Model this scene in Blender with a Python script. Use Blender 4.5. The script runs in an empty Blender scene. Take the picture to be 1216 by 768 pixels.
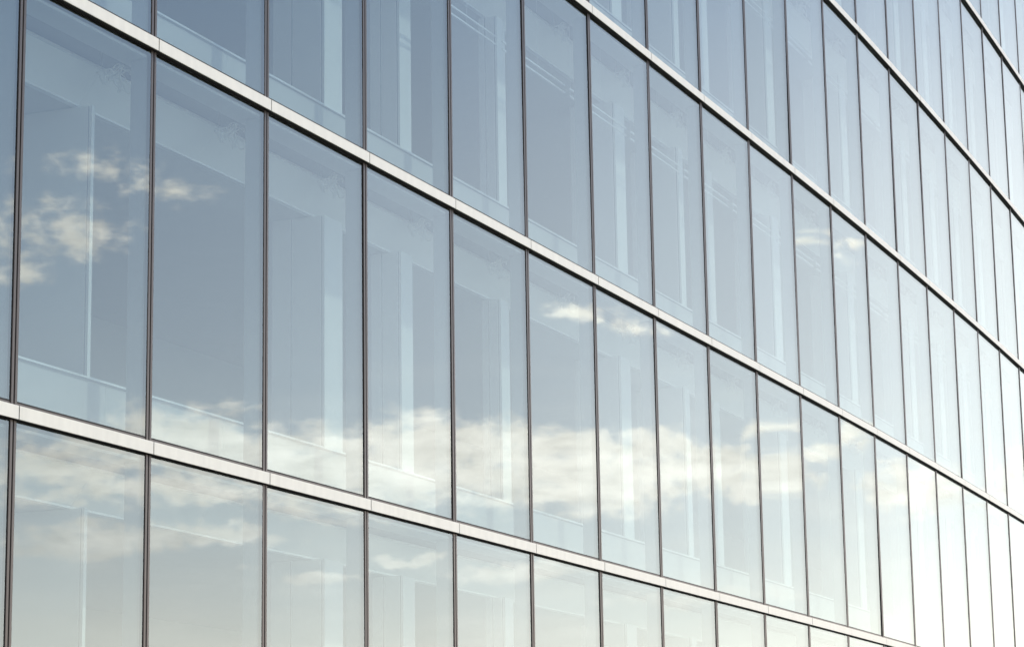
import bpy, math, random
from mathutils import Vector, Matrix

# ------------------------------------------------------------------ camera, sky, sun, exposure
SC = bpy.context.scene
COL = SC.collection
CAM_H = 1.7
PITCH, ROLL, FOCAL_PX = 0.2038, -0.0155, 3050.6

cd = bpy.data.cameras.new('camera')
cam = bpy.data.objects.new('camera', cd)
COL.objects.link(cam)
cd.sensor_fit = 'HORIZONTAL'
cd.sensor_width = 36.0
cd.lens = FOCAL_PX / 1216.0 * 36.0
cd.clip_start, cd.clip_end = 0.1, 12000
fw = Vector((0, math.cos(PITCH), math.sin(PITCH)))
up0 = Vector((0, -math.sin(PITCH), math.cos(PITCH)))
rt0 = Vector((1, 0, 0))
rt = rt0 * math.cos(ROLL) + up0 * math.sin(ROLL)
up = up0 * math.cos(ROLL) - rt0 * math.sin(ROLL)
cam.matrix_world = Matrix(((rt.x, up.x, -fw.x, 0), (rt.y, up.y, -fw.y, 0), (rt.z, up.z, -fw.z, CAM_H), (0, 0, 0, 1)))
SC.camera = cam

SUN_AZ, SUN_EL = 84.0, 59.0          # degrees; azimuth from +Y towards +X
SKY_STRENGTH, SUN_STRENGTH = 0.10, 1.75
SC.view_settings.view_transform = 'Standard'
SC.view_settings.look = 'None'
SC.view_settings.gamma = 1
SC.view_settings.use_curve_mapping = False
SC.view_settings.exposure = 0.86

world = bpy.data.worlds.new('World')
SC.world = world
world.use_nodes = True


def sky_nodes():
    nt = world.node_tree
    nt.nodes.clear()
    N, L = nt.nodes, nt.links

    def math_(op, a, b=None, c=None, clamp=False):
        n = N.new('ShaderNodeMath'); n.operation = op; n.use_clamp = clamp
        for i, v in enumerate((a, b, c)):
            if v is None: continue
            if isinstance(v, (int, float)): n.inputs[i].default_value = v
            else: L.new(v, n.inputs[i])
        return n.outputs[0]

    def vec(op, a, b):
        n = N.new('ShaderNodeVectorMath'); n.operation = op
        for i, v in enumerate((a, b)):
            if v is None: continue
            if isinstance(v, (tuple, list)): n.inputs[i].default_value = v
            else: L.new(v, n.inputs[i])
        return n

    sky = N.new('ShaderNodeTexSky')
    sky.sky_type = 'NISHITA'
    sky.sun_disc = False
    sky.sun_elevation = math.radians(SUN_EL)
    sky.sun_rotation = math.radians(SUN_AZ)
    sky.air_density, sky.dust_density, sky.ozone_density = 1.0, 0.45, 1.8
    tc = N.new('ShaderNodeTexCoord')
    sep = N.new('ShaderNodeSeparateXYZ')
    L.new(tc.outputs['Generated'], sep.inputs[0])
    az = math_('MULTIPLY', math_('ARCTAN2', sep.outputs[0], sep.outputs[1]), 180 / math.pi)
    el = math_('MULTIPLY', math_('ARCSINE', sep.outputs[2]), 180 / math.pi)
    P = N.new('ShaderNodeCombineXYZ')
    L.new(az, P.inputs[0]); L.new(el, P.inputs[1])

    def noise(scale, detail, rough, sx, sy, off=0.0):
        m = vec('MULTIPLY', P.outputs[0], (sx, sy, 1)).outputs[0]
        m = vec('ADD', m, (off, off * 1.7, off * 0.3)).outputs[0]
        n = N.new('ShaderNodeTexNoise')
        n.inputs['Scale'].default_value = scale
        n.inputs['Detail'].default_value = detail
        n.inputs['Roughness'].default_value = rough
        L.new(m, n.inputs['Vector'])
        return n

    # cumulus puffs: (azimuth, elevation, half width, half height) in degrees, bent by noise
    warp = noise(1.0, 3, 0.55, 0.9, 1.2, 3.1)
    wv = vec('SUBTRACT', warp.outputs['Color'], (0.5, 0.5, 0.5)).outputs[0]
    wv = vec('MULTIPLY', wv, (1.7, 0.7, 0)).outputs[0]
    PW = vec('ADD', P.outputs[0], wv).outputs[0]
    puffs = [
        (55.9, 15.05, 1.0, 0.30, 0.65), (54.6, 14.75, 0.6, 0.34, 0.75), (53.8, 14.5, 0.55, 0.32, 0.7), (56.4, 13.6, 1.3, 0.65, 0.75),
        (57.6, 12.7, 0.8, 0.4),
        (44.4, 11.85, 0.6, 0.2, 0.75), (43.2, 11.6, 0.85, 0.3, 0.75),
        (38.9, 13.25, 0.4, 0.11, 0.65), (38.4, 13.48, 0.35, 0.14, 0.75), (37.7, 12.95, 0.4, 0.14, 0.65), (37.2, 13.2, 0.35, 0.17, 0.75),
        (40.3, 9.15, 0.6, 0.2), (38.8, 8.65, 0.9, 0.22), (37.3, 8.85, 0.75, 0.42),
        (47.6, 8.6, 4.6, 0.95, 1.8), (44.2, 8.4, 3.0, 0.95, 1.8), (42.2, 8.45, 2.0, 0.6, 1.8), (50.8, 8.6, 3.4, 0.85, 1.6),
        (53.6, 9.05, 2.4, 0.75, 1.3), (55.8, 8.5, 2.6, 0.8), (54.0, 8.0, 4.0, 0.45), (50.0, 7.9, 3.0, 0.55),
        (40.4, 8.15, 1.6, 0.5, 1.8), (35.0, 7.8, 2.0, 0.6, 1.4), (32.0, 7.7, 2.0, 0.6, 0.8), (30.0, 8.2, 1.8, 0.6, 0.8),
        (55.4, 6.85, 1.7, 0.42, 1.8), (53.0, 6.95, 1.6, 0.26, 1.4), (51.0, 6.15, 1.0, 0.16, 1.3), (45.6, 6.2, 2.0, 0.24, 1.3), (48.6, 6.5, 1.0, 0.15, 1.3),
        (42.0, 5.6, 2.5, 0.25), 
        (70.0, 12.0, 5.0, 1.5), (82.0, 17.0, 7.0, 2.5), (98.0, 11.0, 8.0, 2.0), (118.0, 22.0, 9.0, 4.0), (15.0, 14.0, 4.0, 1.5),
        (-10.0, 18.0, 7.0, 2.5), (-40.0, 12.0, 9.0, 2.0), (140.0, 14.0, 9.0, 2.5), (-80.0, 25.0, 10.0, 4.0), (170.0, 30.0, 10.0, 5.0),
    ]
    best = None
    for (a0, e0, ra, re, *gain) in puffs:
        d = vec('SUBTRACT', PW, (a0, e0, 0)).outputs[0]
        d = vec('MULTIPLY', d, (1 / (ra * 1.25), 1 / (re * 1.25), 0)).outputs[0]
        ln = vec('LENGTH', d, None).outputs['Value']
        m = math_('SUBTRACT', 1.0, ln)
        if gain: m = math_('MINIMUM', math_('MULTIPLY', m, gain[0]), 0.9)
        best = m if best is None else math_('MAXIMUM', best, m)
    detail = noise(1.0, 7, 0.55, 1.8, 3.2, 11.0)
    dv = math_('MULTIPLY', math_('SUBTRACT', detail.outputs['Fac'], 0.5), 1.85)
    dens = math_('ADD', best, dv)
    ramp = N.new('ShaderNodeMapRange'); ramp.interpolation_type = 'SMOOTHERSTEP'
    ramp.inputs['From Min'].default_value = -0.08
    ramp.inputs['From Max'].default_value = 1.0
    L.new(dens, ramp.inputs['Value'])
    # thin veil low over the horizon
    veil = noise(1.0, 5, 0.55, 0.25, 1.1, 27.0)
    vm = N.new('ShaderNodeMapRange')
    vm.inputs['From Min'].default_value = 0.45; vm.inputs['From Max'].default_value = 0.75
    vm.inputs['To Max'].default_value = 0.30
    L.new(veil.outputs['Fac'], vm.inputs['Value'])
    low = N.new('ShaderNodeMapRange')
    low.inputs['From Min'].default_value = 12.0; low.inputs['From Max'].default_value = 5.0
    L.new(el, low.inputs['Value'])
    veilm = math_('MULTIPLY', vm.outputs[0], low.outputs[0])
    base_ = N.new('ShaderNodeMapRange'); base_.interpolation_type = 'SMOOTHSTEP'
    base_.inputs['From Min'].default_value = 5.4; base_.inputs['From Max'].default_value = 8.6
    base_.inputs['To Min'].default_value = 0.55
    L.new(math_('ADD', el, math_('MULTIPLY', dv, 0.9)), base_.inputs['Value'])
    cov = math_('MAXIMUM', math_('MULTIPLY', math_('MULTIPLY', ramp.outputs[0], base_.outputs[0]), 0.86), veilm, clamp=True)
    # cloud light: white, the thickest bank the brightest
    glow = math_('EXPONENT', math_('MULTIPLY', math_('POWER', math_('MULTIPLY', math_('ABSOLUTE', math_('SUBTRACT', az, 49.0)), 1 / 10.0), 2.0), -1.0))
    cb = math_('MULTIPLY_ADD', glow, CLOUD_GLOW, CLOUD_BASE)
    shade = noise(1.0, 6, 0.6, 0.9, 2.6, 41.0)
    cb = math_('MULTIPLY', cb, math_('MULTIPLY_ADD', shade.outputs['Fac'], 0.95, 0.50))
    cc = N.new('ShaderNodeVectorMath'); cc.operation = 'SCALE'
    cc.inputs[0].default_value = (1.06, 0.975, 0.92)
    L.new(cb, cc.inputs['Scale'])
    mix = N.new('ShaderNodeMix'); mix.data_type = 'RGBA'
    L.new(cov, mix.inputs['Factor'])
    # thin bright veil of high cloud, strongest beyond the far end of the building, and a pale haze along the horizon
    ha = math_('EXPONENT', math_('MULTIPLY', math_('POWER', math_('MULTIPLY', math_('ABSOLUTE', math_('SUBTRACT', az, 15.0)), 1 / 33.0), 2.0), -1.0))
    he = math_('EXPONENT', math_('MULTIPLY', math_('POWER', math_('MULTIPLY', math_('ABSOLUTE', math_('SUBTRACT', el, 13.0)), 1 / 8.0), 2.0), -1.0))
    hz = N.new('ShaderNodeVectorMath'); hz.operation = 'SCALE'
    hz.inputs[0].default_value = (HAZE * 1.15, HAZE * 0.85, HAZE * 0.50)
    L.new(math_('MULTIPLY', ha, he), hz.inputs['Scale'])
    lo = math_('EXPONENT', math_('MULTIPLY', math_('MAXIMUM', el, 0.0), -1 / 5.0))
    lz = N.new('ShaderNodeVectorMath'); lz.operation = 'SCALE'
    lz.inputs[0].default_value = (LOW_HAZE * 1.08, LOW_HAZE * 0.78, LOW_HAZE * 0.66)
    L.new(lo, lz.inputs['Scale'])
    sh = vec('ADD', vec('ADD', sky.outputs[0], hz.outputs[0]).outputs[0], lz.outputs[0]).outputs[0]
    cl = vec('ADD', cc.outputs[0], vec('MULTIPLY', hz.outputs[0], (0.35, 0.35, 0.35)).outputs[0]).outputs[0]
    L.new(sh, mix.inputs['A'])
    L.new(cl, mix.inputs['B'])
    bg = N.new('ShaderNodeBackground')
    bg.inputs['Strength'].default_value = SKY_STRENGTH
    L.new(mix.outputs['Result'], bg.inputs['Color'])
    out = N.new('ShaderNodeOutputWorld')
    L.new(bg.outputs[0], out.inputs['Surface'])


CLOUD_BASE, CLOUD_GLOW, HAZE, LOW_HAZE = 10.8, 5.0, 5.2, 16.0
sky_nodes()

sl = bpy.data.lights.new('sun', 'SUN')
sl.energy = SUN_STRENGTH
sl.angle = math.radians(1.5)
sl.color = (1.0, 0.93, 0.80)
sun = bpy.data.objects.new('sun', sl)
COL.objects.link(sun)
sdir = Vector((math.sin(math.radians(SUN_AZ)) * math.cos(math.radians(SUN_EL)), math.cos(math.radians(SUN_AZ)) * math.cos(math.radians(SUN_EL)), math.sin(math.radians(SUN_EL))))
sun.rotation_euler = sdir.to_track_quat('Z', 'Y').to_euler()

rng = random.Random(7)

# ------------------------------------------------------------------ materials


def mat(name, color, rough=0.5, metal=0.0, spec=0.5, var=0.0, scale=6.0, stretch=(1, 1, 1), bump=0.0):
    m = bpy.data.materials.new(name); m.use_nodes = True
    nt = m.node_tree; b = nt.nodes['Principled BSDF']
    b.inputs['Base Color'].default_value = (*color, 1)
    b.inputs['Roughness'].default_value = rough
    b.inputs['Metallic'].default_value = metal
    b.inputs['Specular IOR Level'].default_value = spec
    if var or bump:
        tc = nt.nodes.new('ShaderNodeTexCoord')
        mp = nt.nodes.new('ShaderNodeMapping'); mp.inputs['Scale'].default_value = stretch
        no = nt.nodes.new('ShaderNodeTexNoise'); no.inputs['Scale'].default_value = scale; no.inputs['Detail'].default_value = 6
        oi = nt.nodes.new('ShaderNodeObjectInfo')
        ad = nt.nodes.new('ShaderNodeVectorMath'); ad.operation = 'ADD'
        nt.links.new(tc.outputs['Object'], mp.inputs[0])
        nt.links.new(mp.outputs[0], ad.inputs[0])
        sc_ = nt.nodes.new('ShaderNodeVectorMath'); sc_.operation = 'SCALE'; sc_.inputs['Scale'].default_value = 0.37
        nt.links.new(oi.outputs['Location'], sc_.inputs[0])
        nt.links.new(sc_.outputs[0], ad.inputs[1])
        nt.links.new(ad.outputs[0], no.inputs['Vector'])
        mr = nt.nodes.new('ShaderNodeMapRange')
        mr.inputs['From Min'].default_value = 0.25; mr.inputs['From Max'].default_value = 0.75
        mr.inputs['To Min'].default_value = 1 - var; mr.inputs['To Max'].default_value = 1 + var
        nt.links.new(no.outputs['Fac'], mr.inputs['Value'])
        mu = nt.nodes.new('ShaderNodeVectorMath'); mu.operation = 'SCALE'
        mu.inputs[0].default_value = color
        nt.links.new(mr.outputs[0], mu.inputs['Scale'])
        nt.links.new(mu.outputs[0], b.inputs['Base Color'])
        if bump:
            bp = nt.nodes.new('ShaderNodeBump'); bp.inputs['Strength'].default_value = bump; bp.inputs['Distance'].default_value = 0.01
            nt.links.new(no.outputs['Fac'], bp.inputs['Height']); nt.links.new(bp.outputs[0], b.inputs['Normal'])
    return m


def glass_mat(name, f0, tint, gcol=(1, 1, 1)):
    m = bpy.data.materials.new(name); m.use_nodes = True
    nt = m.node_tree; nt.nodes.clear(); N, L = nt.nodes, nt.links
    geo = N.new('ShaderNodeNewGeometry')
    d = N.new('ShaderNodeVectorMath'); d.operation = 'DOT_PRODUCT'
    L.new(geo.outputs['Incoming'], d.inputs[0]); L.new(geo.outputs['Normal'], d.inputs[1])

    def M(op, a, b):
        n = N.new('ShaderNodeMath'); n.operation = op
        for i, v in enumerate((a, b)):
            if v is None: continue
            if isinstance(v, float): n.inputs[i].default_value = v
            else: L.new(v, n.inputs[i])
        return n.outputs[0]
    c = M('ABSOLUTE', d.outputs['Value'], None)
    k = M('POWER', M('SUBTRACT', 1.0, c), 5.0)
    oi = N.new('ShaderNodeObjectInfo')
    base = M('ADD', M('MULTIPLY', oi.outputs['Random'], f0 * 0.22), f0 * 0.89)
    fac = M('ADD', M('MULTIPLY', k, 1.0 - f0), base)
    tr = N.new('ShaderNodeBsdfTransparent'); tr.inputs[0].default_value = (*tint, 1)
    gl = N.new('ShaderNodeBsdfGlossy'); gl.inputs['Roughness'].default_value = 0.0; gl.inputs['Color'].default_value = (*gcol, 1)
    mx = N.new('ShaderNodeMixShader')
    L.new(fac, mx.inputs[0]); L.new(tr.outputs[0], mx.inputs[1]); L.new(gl.outputs[0], mx.inputs[2])
    out = N.new('ShaderNodeOutputMaterial'); L.new(mx.outputs[0], out.inputs[0])
    return m


M = {}
M['fascia'] = mat('cream_fascia_metal', (0.685, 0.672, 0.58), 0.38, 0.0, 0.5, 0.06, 5.0, (1.6, 1, 0.35))
M['bronze'] = mat('bronze_anodised', (0.098, 0.086, 0.074), 0.32, 0.35, 0.5, 0.10, 5.0, (1, 1, 0.2))
M['gasket'] = mat('black_gasket', (0.012, 0.011, 0.010), 0.6, 0, 0.3, 0.1, 9)
M['glass_out'] = glass_mat('glass_outer_face', 0.21, (0.63, 0.69, 0.68), (0.91, 1.0, 0.968))
M['glass_in'] = glass_mat('glass_inner_face', 0.02, (0.90, 0.95, 0.94))
M['fin'] = mat('fin_grey', (0.42, 0.43, 0.44), 0.5, 0, 0.4, 0.05, 3)
M['white'] = mat('white_panel', (0.80, 0.80, 0.78), 0.45, 0, 0.4, 0.03, 1.2)
M['parapet'] = mat('light_grey_panel', (0.58, 0.58, 0.57), 0.5, 0, 0.4, 0.03, 1.2)
M['trim'] = mat('bright_aluminium_trim', (0.88, 0.88, 0.87), 0.35, 0.3, 0.5, 0.02, 4)
M['ceiling'] = mat('ceiling_board', (0.62, 0.62, 0.61), 0.8, 0, 0.2, 0.04, 2)
M['slab'] = mat('concrete_slab', (0.34, 0.33, 0.32), 0.85, 0, 0.2, 0.12, 1.5)
M['carpet'] = mat('grey_carpet', (0.14, 0.14, 0.15), 0.95, 0, 0.1, 0.15, 8)
M['wall'] = mat('interior_wall', (0.52, 0.52, 0.51), 0.8, 0, 0.2, 0.05, 1)
M['groove'] = mat('joint_shadow_gap', (0.30, 0.31, 0.32), 0.7, 0, 0.2, 0.05, 4)
M['stone'] = mat('grey_stone_base', (0.24, 0.23, 0.22), 0.7, 0, 0.3, 0.12, 3, bump=0.2)
M['cable'] = mat('pale_cable', (0.75, 0.74, 0.70), 0.5, 0, 0.4, 0.05, 20)
M['paving'] = mat('pale_paving', (0.30, 0.29, 0.27), 0.85, 0, 0.2, 0.12, 0.4, bump=0.1)
M['roof'] = mat('roof_membrane', (0.2, 0.2, 0.2), 0.9, 0, 0.2, 0.1, 1)

# ------------------------------------------------------------------ mesh helper


class MB:
    """collects boxes, prisms and tubes in a local frame: x along the wall, y inwards, z up"""

    def __init__(self):
        self.v, self.f, self.mi, self.sm = [], [], [], []

    def quad(self, pts, mi=0, sm=False):
        i = len(self.v); self.v += [tuple(p) for p in pts]
        self.f.append(tuple(range(i, i + len(pts)))); self.mi.append(mi); self.sm.append(sm)

    def box(self, x0, x1, y0, y1, z0, z1, mi=0, bev=0.0):
        self.prism([(y0, z0), (y1, z0), (y1, z1), (y0, z1)], x0, x1, mi) if not bev else self.prism(
            [(y0 + bev, z0), (y1, z0), (y1, z1), (y0 + bev, z1), (y0, z1 - bev), (y0, z0 + bev)], x0, x1, mi)

    def prism(self, prof, x0, x1, mi=0):
        """profile in (y, z), extruded along x"""
        n = len(prof); i = len(self.v)
        self.v += [(x0, y, z) for y, z in prof] + [(x1, y, z) for y, z in prof]
        self.f.append(tuple(i + k for k in range(n))); self.f.append(tuple(i + n + k for k in reversed(range(n))))
        self.mi += [mi, mi]; self.sm += [False, False]
        for k in range(n):
            a, b = k, (k + 1) % n
            self.f.append((i + b, i + a, i + n + a, i + n + b)); self.mi.append(mi); self.sm.append(False)

    def vprism(self, prof, z0, z1, mi=0):
        """profile in (x, y), extruded along z"""
        n = len(prof); i = len(self.v)
        self.v += [(x, y, z0) for x, y in prof] + [(x, y, z1) for x, y in prof]
        self.f.append(tuple(i + k for k in reversed(range(n)))); self.f.append(tuple(i + n + k for k in range(n)))
        self.mi += [mi, mi]; self.sm += [False, False]
        for k in range(n):
            a, b = k, (k + 1) % n
            self.f.append((i + a, i + b, i + n + b, i + n + a)); self.mi.append(mi); self.sm.append(False)

    def tube(self, pts, r, seg=6, mi=0):
        rings = []
        for k, p in enumerate(pts):
            p = Vector(p)
            t = (Vector(pts[min(k + 1, len(pts) - 1)]) - Vector(pts[max(k - 1, 0)])).normalized()
            a = t.cross(Vector((0, 0, 1)))
            if a.length < 1e-3: a = t.cross(Vector((0, 1, 0)))
            a.normalize(); b = t.cross(a)
            i = len(self.v)
            for s in range(seg):
                q = p + (a * math.cos(2 * math.pi * s / seg) + b * math.sin(2 * math.pi * s / seg)) * r
                self.v.append(tuple(q))
            rings.append(i)
        for r0, r1 in zip(rings, rings[1:]):
            for s in range(seg):
                s2 = (s + 1) % seg
                self.f.append((r0 + s, r0 + s2, r1 + s2, r1 + s)); self.mi.append(mi); self.sm.append(True)
        self.f.append(tuple(rings[0] + s for s in reversed(range(seg)))); self.mi.append(mi); self.sm.append(True)
        self.f.append(tuple(rings[-1] + s for s in range(seg))); self.mi.append(mi); self.sm.append(True)

    def add(self, other, mx):
        i = len(self.v)
        self.v += [tuple(mx @ Vector(p)) for p in other.v]
        self.f += [tuple(i + k for k in f) for f in other.f]; self.mi += other.mi; self.sm += other.sm

    def mesh(self, name, mats):
        me = bpy.data.meshes.new(name)
        me.from_pydata(self.v, [], self.f)
        for m in mats: me.materials.append(m)
        me.polygons.foreach_set('material_index', self.mi)
        me.polygons.foreach_set('use_smooth', self.sm)
        me.update()
        return me


def link(name, mb, mats, parent=None, mx=None):
    o = bpy.data.objects.new(name, mb.mesh(name, mats))
    COL.objects.link(o)
    if parent is not None: o.parent = parent
    if mx is not None: o.matrix_local = mx
    return o


# ------------------------------------------------------------------ layout of the curved front
# corner points of the bays in plan (metres, camera at the origin), a polyline with a slight bend
PLAN = {0: (-4.7061, 24.1232), 1: (-3.7416, 26.3989), 2: (-2.755, 28.7168), 3: (-1.7482, 31.0745), 4: (-0.7285, 33.4628),
        5: (0.2932, 35.8665), 6: (1.3307, 38.3176), 7: (2.3792, 40.7921), 8: (3.4253, 43.2563), 9: (4.4777, 45.7376),
        10: (5.5381, 48.2448), 11: (6.5863, 50.7418), 12: (7.6332, 53.2688), 13: (8.692, 55.8684), 14: (9.7495, 58.4975),
        15: (10.8178, 61.1724), 16: (11.8623, 63.8086), 17: (12.891, 66.4258), 18: (13.9006, 69.0171), 19: (14.9024, 71.6114),
        20: (15.8964, 74.2087), 21: (16.8826, 76.809), 22: (17.861, 79.4122), 23: (18.8316, 82.0183), 24: (19.7944, 84.6273),
        25: (20.7494, 87.2392), 26: (21.6965, 89.854), 27: (22.6357, 92.4716), 28: (23.5671, 95.0919),
        -1: (-5.6706, 21.8474), -2: (-6.6351, 19.5717), -3: (-7.5996, 17.2959), -4: (-8.5641, 15.0202)}
J0, J1 = -4, 28
ZROW = [CAM_H + z for z in (-0.235, 4.1282, 8.4995, 12.8385, 17.3111, 21.70, 26.10, 30.50, 34.90)]   # fascia bottoms
FH = 0.1324                                     # height of the cream fascia
NROW = len(ZROW) - 1
ORIGIN = Vector((*PLAN[0], 0))
D_MUL, D_GLASS, T_GLASS = 0.061, 0.072, 0.030    # set back from the fascia's face


def bay_frame(j):
    a, b = Vector((*PLAN[j], 0)), Vector((*PLAN[j + 1], 0))
    t = (b - a); L_ = t.length; t.normalize()
    return a, t, L_, math.atan2(t.y, t.x)


def bay_mx(j, z=0.0):
    a, t, L_, th = bay_frame(j)
    return Matrix.Translation(a - ORIGIN + Vector((0, 0, z))) @ Matrix.Rotation(th, 4, 'Z')


def node_mx(j, z=0.0):
    th = 0.5 * (bay_frame(max(j - 1, J0))[3] + bay_frame(min(j, J1 - 1))[3])
    return Matrix.Translation(Vector((*PLAN[j], 0)) - ORIGIN + Vector((0, 0, z))) @ Matrix.Rotation(th, 4, 'Z')


def s_mx(s, z=0.0):
    j = int(math.floor(s)); a, t, L_, th = bay_frame(j)
    return Matrix.Translation(a + t * L_ * (s - j) - ORIGIN + Vector((0, 0, z))) @ Matrix.Rotation(th, 4, 'Z')


def seen(mx, pts, pad=0.0):
    """does any of these local points of the front fall inside the photograph"""
    tm = Matrix.Translation(ORIGIN) @ mx
    W_, H_ = 608.0, 384.0
    for p in pts:
        q = tm @ Vector(p) - Vector((0, 0, CAM_H))
        d = q.dot(fw)
        if d <= 0.1: continue
        x, y = FOCAL_PX * q.dot(rt) / d, FOCAL_PX * q.dot(up) / d
        if abs(x) < W_ + pad and abs(y) < H_ + pad: return True
    return False


building = bpy.data.objects.new('office_building', None)
building.location = ORIGIN
COL.objects.link(building)
building['label'] = 'long glass office building with bronze mullions and thin cream bands between its storeys'
building['category'] = 'building'

# ------------------------------------------------------------------ parts of the front, bay by bay
rest = {}                                        # what lies outside the photograph, one mesh per kind


def put(name, mb, mats, mx, visible, parent=None):
    if visible:
        return link(name, mb, mats, parent or building, mx if parent is None else None)
    acc = rest.setdefault(name, (MB(), mats))
    acc[0].add(mb, mx)
    return None


def pane_mesh(L_, z0, z1, bulge, tilt_x, tilt_z):
    mb = MB()
    x0, x1 = 0.056, L_ - 0.056
    nx, nz = 8, 12
    for face, y, mi in ((0, D_GLASS, 0), (1, D_GLASS + T_GLASS, 1)):
        i = len(mb.v)
        for a in range(nz + 1):
            for b in range(nx + 1):
                u, w = b / nx, a / nz
                bb = bulge * (4 * u * (1 - u)) * (4 * w * (1 - w)) ** 0.6
                mb.v.append((x0 + (x1 - x0) * u, y + bb + tilt_x * (u - .5) + tilt_z * (w - .5), z0 + (z1 - z0) * w))
        for a in range(nz):
            for b in range(nx):
                q = [i + a * (nx + 1) + b, i + a * (nx + 1) + b + 1, i + (a + 1) * (nx + 1) + b + 1, i + (a + 1) * (nx + 1) + b]
                mb.f.append(tuple(q if face == 0 else q[::-1])); mb.mi.append(mi); mb.sm.append(True)
    n = (nx + 1) * (nz + 1)                      # close the rim (own corners, so that it does not bend the faces' shading)
    mb.v += mb.v[:2 * n]
    ring = [b for b in range(nx + 1)] + [a * (nx + 1) + nx for a in range(1, nz + 1)] + [nz * (nx + 1) + b for b in range(nx - 1, -1, -1)] + [a * (nx + 1) for a in range(nz - 1, 0, -1)]
    for k in range(len(ring)):
        a, b = ring[k], ring[(k + 1) % len(ring)]
        mb.f.append((2 * n + a, 3 * n + a, 3 * n + b, 2 * n + b)); mb.mi.append(1); mb.sm.append(False)
    return mb


def cable_mesh(L_, h):
    """a loose tangle of thin pale cable hanging under the ceiling edge beside the mullion"""
    mb = MB(); r = random.Random(3)
    cx, cz = L_ - 0.02, h - 0.22
    y = 0.52
    for k in range(8):
        pts = []
        ph = r.uniform(0, 6.28); rx, rz = r.uniform(.06, .17), r.uniform(.04, .12)
        ox, oz = r.uniform(-.22, .22), r.uniform(-.10, .10)
        for i in range(25):
            t = i / 24 * 6.6
            pts.append((cx + ox + rx * math.cos(t + ph) + 0.02 * math.sin(3 * t), y + 0.03 * math.sin(2 * t + k), cz + oz + ox * -0.25 + rz * math.sin(1.3 * t + ph * 2)))
        mb.tube(pts, 0.008, 5)
    mb.tube([(cx - .32, y, cz + .24), (cx - .29, y, cz + .05), (cx - .33, y, cz - .10), (cx - .25, y, cz - .16), (cx - .22, y, cz - .02)], 0.008, 5)
    return mb


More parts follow.
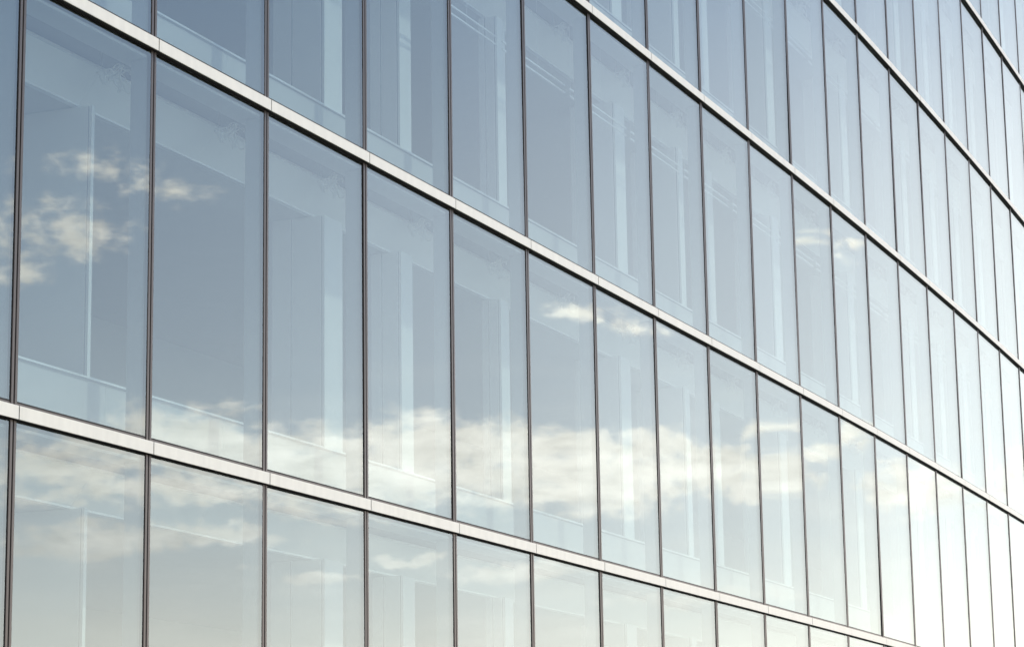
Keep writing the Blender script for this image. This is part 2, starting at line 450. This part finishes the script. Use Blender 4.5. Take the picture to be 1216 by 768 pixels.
for r in range(NROW):
    z0, z1 = ZROW[r], ZROW[r + 1]
    H = z1 - z0
    zb, zt = FH + 0.055, H - 0.006               # clear height of the pane above this transom
    for j in range(J0, J1):
        a, t, L_, th = bay_frame(j)
        mx = bay_mx(j, z0)
        grid = [(L_ * u, D_GLASS, zb + (zt - zb) * w) for u in (0.03, .25, .5, .75, .97) for w in (0.02, .1, .2, .3, .4, .5, .6, .7, .8, .9, .98)]
        vis = seen(mx, grid)
        # window: dark rubber frame round the pane (part), glass pane (sub-part)
        fr = MB()
        y0, y1 = D_GLASS - 0.002, D_GLASS + 0.036
        fr.box(0.052, 0.056, y0, y1, zb - 0.012, zt + 0.006)
        fr.box(L_ - 0.056, L_ - 0.052, y0, y1, zb - 0.012, zt + 0.006)
        fr.box(0.056, L_ - 0.056, y0, y1, zb - 0.012, zb)
        fr.box(0.056, L_ - 0.056, y0, y1, zt, zt + 0.006)
        w = put('window', fr, [M['gasket']], mx, vis)
        pm = pane_mesh(L_, zb, zt, rng.uniform(-0.0022, 0.0028), rng.gauss(0, 0.0036), rng.gauss(0, 0.0050))
        put('pane', pm, [M['glass_out'], M['glass_in']], mx, vis, w)
        # low inner parapet behind the pane, with a bright cap
        up_ = MB(); up_.prism([(0.60, FH + 0.02), (0.66, FH + 0.02), (0.66, 0.79), (0.60, 0.79)], 0.0, L_ - 0.002)
        o = put('parapet_panel', up_, [M['parapet']], mx, vis)
        cp = MB(); cp.box(0.0, L_ - 0.002, 0.585, 0.675, 0.793, 0.815)
        cp.box(0.0, L_ - 0.002, 0.592, 0.597, 0.770, 0.790, 1)
        put('cap', cp, [M['trim'], M['groove']], mx, vis, o)
        # sloping ceiling bulkhead: leans from just under the slab down into the room
        bk = MB(); bk.prism([(0.72, H - 0.12), (1.00, H - 0.48), (1.04, H - 0.48), (0.76, H - 0.12)], 0.0, L_ - 0.002)
        o = put('ceiling_bulkhead', bk, [M['white']], mx, vis)
        tr = MB(); tr.box(0.0, L_ - 0.002, 0.975, 1.045, H - 0.505, H - 0.482)
        tr.box(0.0, L_ - 0.002, 0.695, 0.73, H - 0.124, H - 0.095)
        put('edge_trim', tr, [M['trim']], mx, vis, o)
        # ceiling closure just inside the glass
        so = MB(); so.box(0.0, L_ - 0.002, 0.125, 0.45, H - 0.075, H - 0.045)
        put('soffit_panel', so, [M['ceiling']], mx, vis)
        if r >= 2:
            rl = MB()
            for zz in ((3.20, 3.08) if r == 2 else (3.29, 3.16)):
                rl.box(0.10, L_ - 0.10, 0.44, 0.462, zz - 0.011, zz + 0.011)
            for xx in (0.14, L_ * 0.55):
                rl.box(xx, xx + 0.004, 0.449, 0.453, (3.08 if r == 2 else 3.16), H - 0.08)
            put('blind_rail', rl, [M['trim']], mx, vis)
        put('cable', cable_mesh(L_, H), [M['cable']], mx, vis and r >= 1) if (r >= 1 and vis) else None
    for j in range(J0, J1 + 1):
        mx = node_mx(j, z0)
        vis = seen(mx, [(0, D_MUL, zb + (zt - zb) * w / 24) for w in range(25)], 4)
        mu = MB()
        za, zc = FH + 0.002, H - 0.002
        # two capping strips with a groove between, on a recessed carrier
        for s0, s1 in ((-0.0515, -0.011), (0.011, 0.0515)):
            b = 0.003
            mu.vprism([(s0 + b, D_MUL), (s1 - b, D_MUL), (s1, D_MUL + b), (s1, D_GLASS + 0.03), (s0, D_GLASS + 0.03), (s0, D_MUL + b)], za, zc)
        mu.box(-0.0109, 0.0109, D_MUL + 0.018, D_GLASS + 0.029, za, zc, 1)
        o = put('mullion', mu, [M['bronze'], M['gasket']], mx, vis)
        fi = MB(); fi.box(-0.045, 0.045, D_GLASS + 0.040, 0.32, FH + 0.03, H - 0.078)
        put('inner_fin', fi, [M['fin']], mx, vis, o)

for r in range(NROW + 1):
    for j in range(J0, J1):
        a, t, L_, th = bay_frame(j)
        mx = bay_mx(j, ZROW[r])
        vis = seen(mx, [(L_ * u / 10, 0, FH / 2) for u in range(11)], 3)
        tb = MB()
        tb.box(0.0, L_ - 0.001, D_MUL + 0.012, D_GLASS + 0.10, 0.05, FH + 0.043); tb.box(0.0, L_ - 0.001, D_MUL + 0.013, D_GLASS + 0.099, 0.0, 0.0495, 1)          # bar behind the fascia, lower half coloured black to deepen the shade underneath
        tb.box(0.0, L_ - 0.001, 0.016, D_MUL + 0.011, 0.006, FH - 0.014, 1)               # dark bracket zone
        o = put('transom', tb, [M['bronze'], M['gasket']], mx, vis)
        fp = MB()
        wv = rng.gauss(0, 0.0006)
        fp.prism([(0.0015, 0.0), (0.0095, 0.0), (0.0095, FH), (0.0015, FH), (0.0, FH - 0.0015), (0.0, 0.0015)], 0.009, L_ - 0.009)
        fp.prism([(0.0097, FH - 0.004), (D_MUL + 0.010, FH - 0.004), (D_MUL + 0.010, FH - 0.001), (0.0097, FH - 0.001)], 0.009, L_ - 0.009)
        put('fascia_panel', fp, [M['fascia']], mx @ Matrix.Translation((0, wv, 0)), vis)

# ------------------------------------------------------------------ inside: slabs, ceilings, walls, columns


def ribbon(d0, d1, z0, z1):
    """a slab that follows the bend of the front between two depths"""
    mb = MB(); ring = []
    for j in range(J0, J1 + 1):
        m_ = node_mx(j)
        ring.append([m_ @ Vector((0, d, z)) for d, z in ((d0, z0), (d1, z0), (d1, z1), (d0, z1))])
    i = len(mb.v)
    for q in ring: mb.v += [tuple(p) for p in q]
    for k in range(len(ring) - 1):
        b0, b1 = i + 4 * k, i + 4 * (k + 1)
        for e in range(4):
            e2 = (e + 1) % 4
            mb.f.append((b0 + e2, b0 + e, b1 + e, b1 + e2)); mb.mi.append(0); mb.sm.append(False)
    mb.f.append((i, i + 1, i + 2, i + 3)); e = i + 4 * (len(ring) - 1); mb.f.append((e + 3, e + 2, e + 1, e))
    mb.mi += [0, 0]; mb.sm += [False, False]
    return mb


DEEP = 7.0
for r in range(NROW + 1):
    z = ZROW[r]
    link('floor_slab', ribbon(D_GLASS + 0.105, DEEP, z - 0.040, z + 0.105), [M['slab']], building)
    if r < NROW:
        link('floor_covering', ribbon(0.67, DEEP - 0.01, z + 0.107, z + 0.118), [M['carpet']], building)
        link('suspended_ceiling', ribbon(1.05, DEEP - 0.01, ZROW[r + 1] - 0.50, ZROW[r + 1] - 0.46), [M['ceiling']], building)
        link('interior_wall', ribbon(DEEP - 0.25, DEEP - 0.02, z + 0.12, ZROW[r + 1] - 0.51), [M['wall']], building)

# wall ends and room columns just inside the front: (start, width in m, depth in m)
COLS = [(-2.1, .5, .7), (-1.0, .5, .7), (0.98, 0.06, 1.6), (3.12, 0.50, 0.75), (3.98, 0.36, 0.45), (5.27, 0.31, 0.30), (7.12, 0.46, 0.80), (8.30, 0.25, 0.9), (8.88, 0.34, 0.35),
        (10.36, 0.46, 0.80), (12.42, 0.46, 0.85), (14.42, 0.42, 0.7), (15.51, 0.42, 0.5), (16.52, 0.45, 0.5), (17.60, 0.45, 0.5), (19.59, 0.55, 0.6), (21.6, .45, .6), (23.6, .45, .6)]
for r in range(NROW):
    for s0, wd, dp in COLS:
        if s0 < 2 and r > 1: continue
        h0, h1 = 0.12, ZROW[r + 1] - ZROW[r] - 0.51
        mb = MB()
        mb.box(0.0, wd, 1.06 - 0.26, 1.06 - 0.26 + dp, h0, h1)
        # shadow joints on the flank and along the front corner
        mb.box(-0.003, 0.0, 0.80 + dp * 0.62, 0.80 + dp * 0.62 + 0.012, h0 + .7, h1 - .01, 1)
        mb.box(-0.0025, 0.0, 0.83, 0.842, h0 + .7, h1 - .01, 1)
        mx = s_mx(s0, ZROW[r])
        vis = seen(mx, [(0, 0.8, h0 + 0.6 + (h1 - h0 - .6) * w / 10) for w in range(11)], 10)
        put('column', mb, [M['white'], M['groove']], mx, vis)

# base, back, ends and roof
ztop = ZROW[NROW] + FH
link('base_wall', ribbon(0.06, 0.40, 0.0, ZROW[0] - 0.006), [M['stone']], building)
link('rear_wall', ribbon(DEEP + 0.01, DEEP + 0.30, 0.0, ztop + 0.9), [M['stone']], building)
link('roof', ribbon(0.02, DEEP, ztop + 0.05, ztop + 0.30), [M['roof']], building)
link('roof_parapet', ribbon(0.0, 0.22, ztop + 0.31, ztop + 0.95), [M['bronze']], building)
for j, sx in ((J0, -1), (J1, 1)):
    mb = MB(); x = sorted((sx * 0.06, sx * 0.36))
    mb.box(x[0], x[1], 0.05, DEEP + 0.30, 0.0, ztop + 0.9)
    link('end_wall', mb, [M['stone']], building, node_mx(j))

for name, (mb, mats) in rest.items():
    o = link(name, mb, mats, building)
    o['kind'] = 'stuff'

# ------------------------------------------------------------------ ground
g = MB(); S = 4000.0
g.quad([(-S, -S, 0), (S, -S, 0), (S, S, 0), (-S, S, 0)])
go = link('ground', g, [M['paving']])
go['kind'] = 'structure'
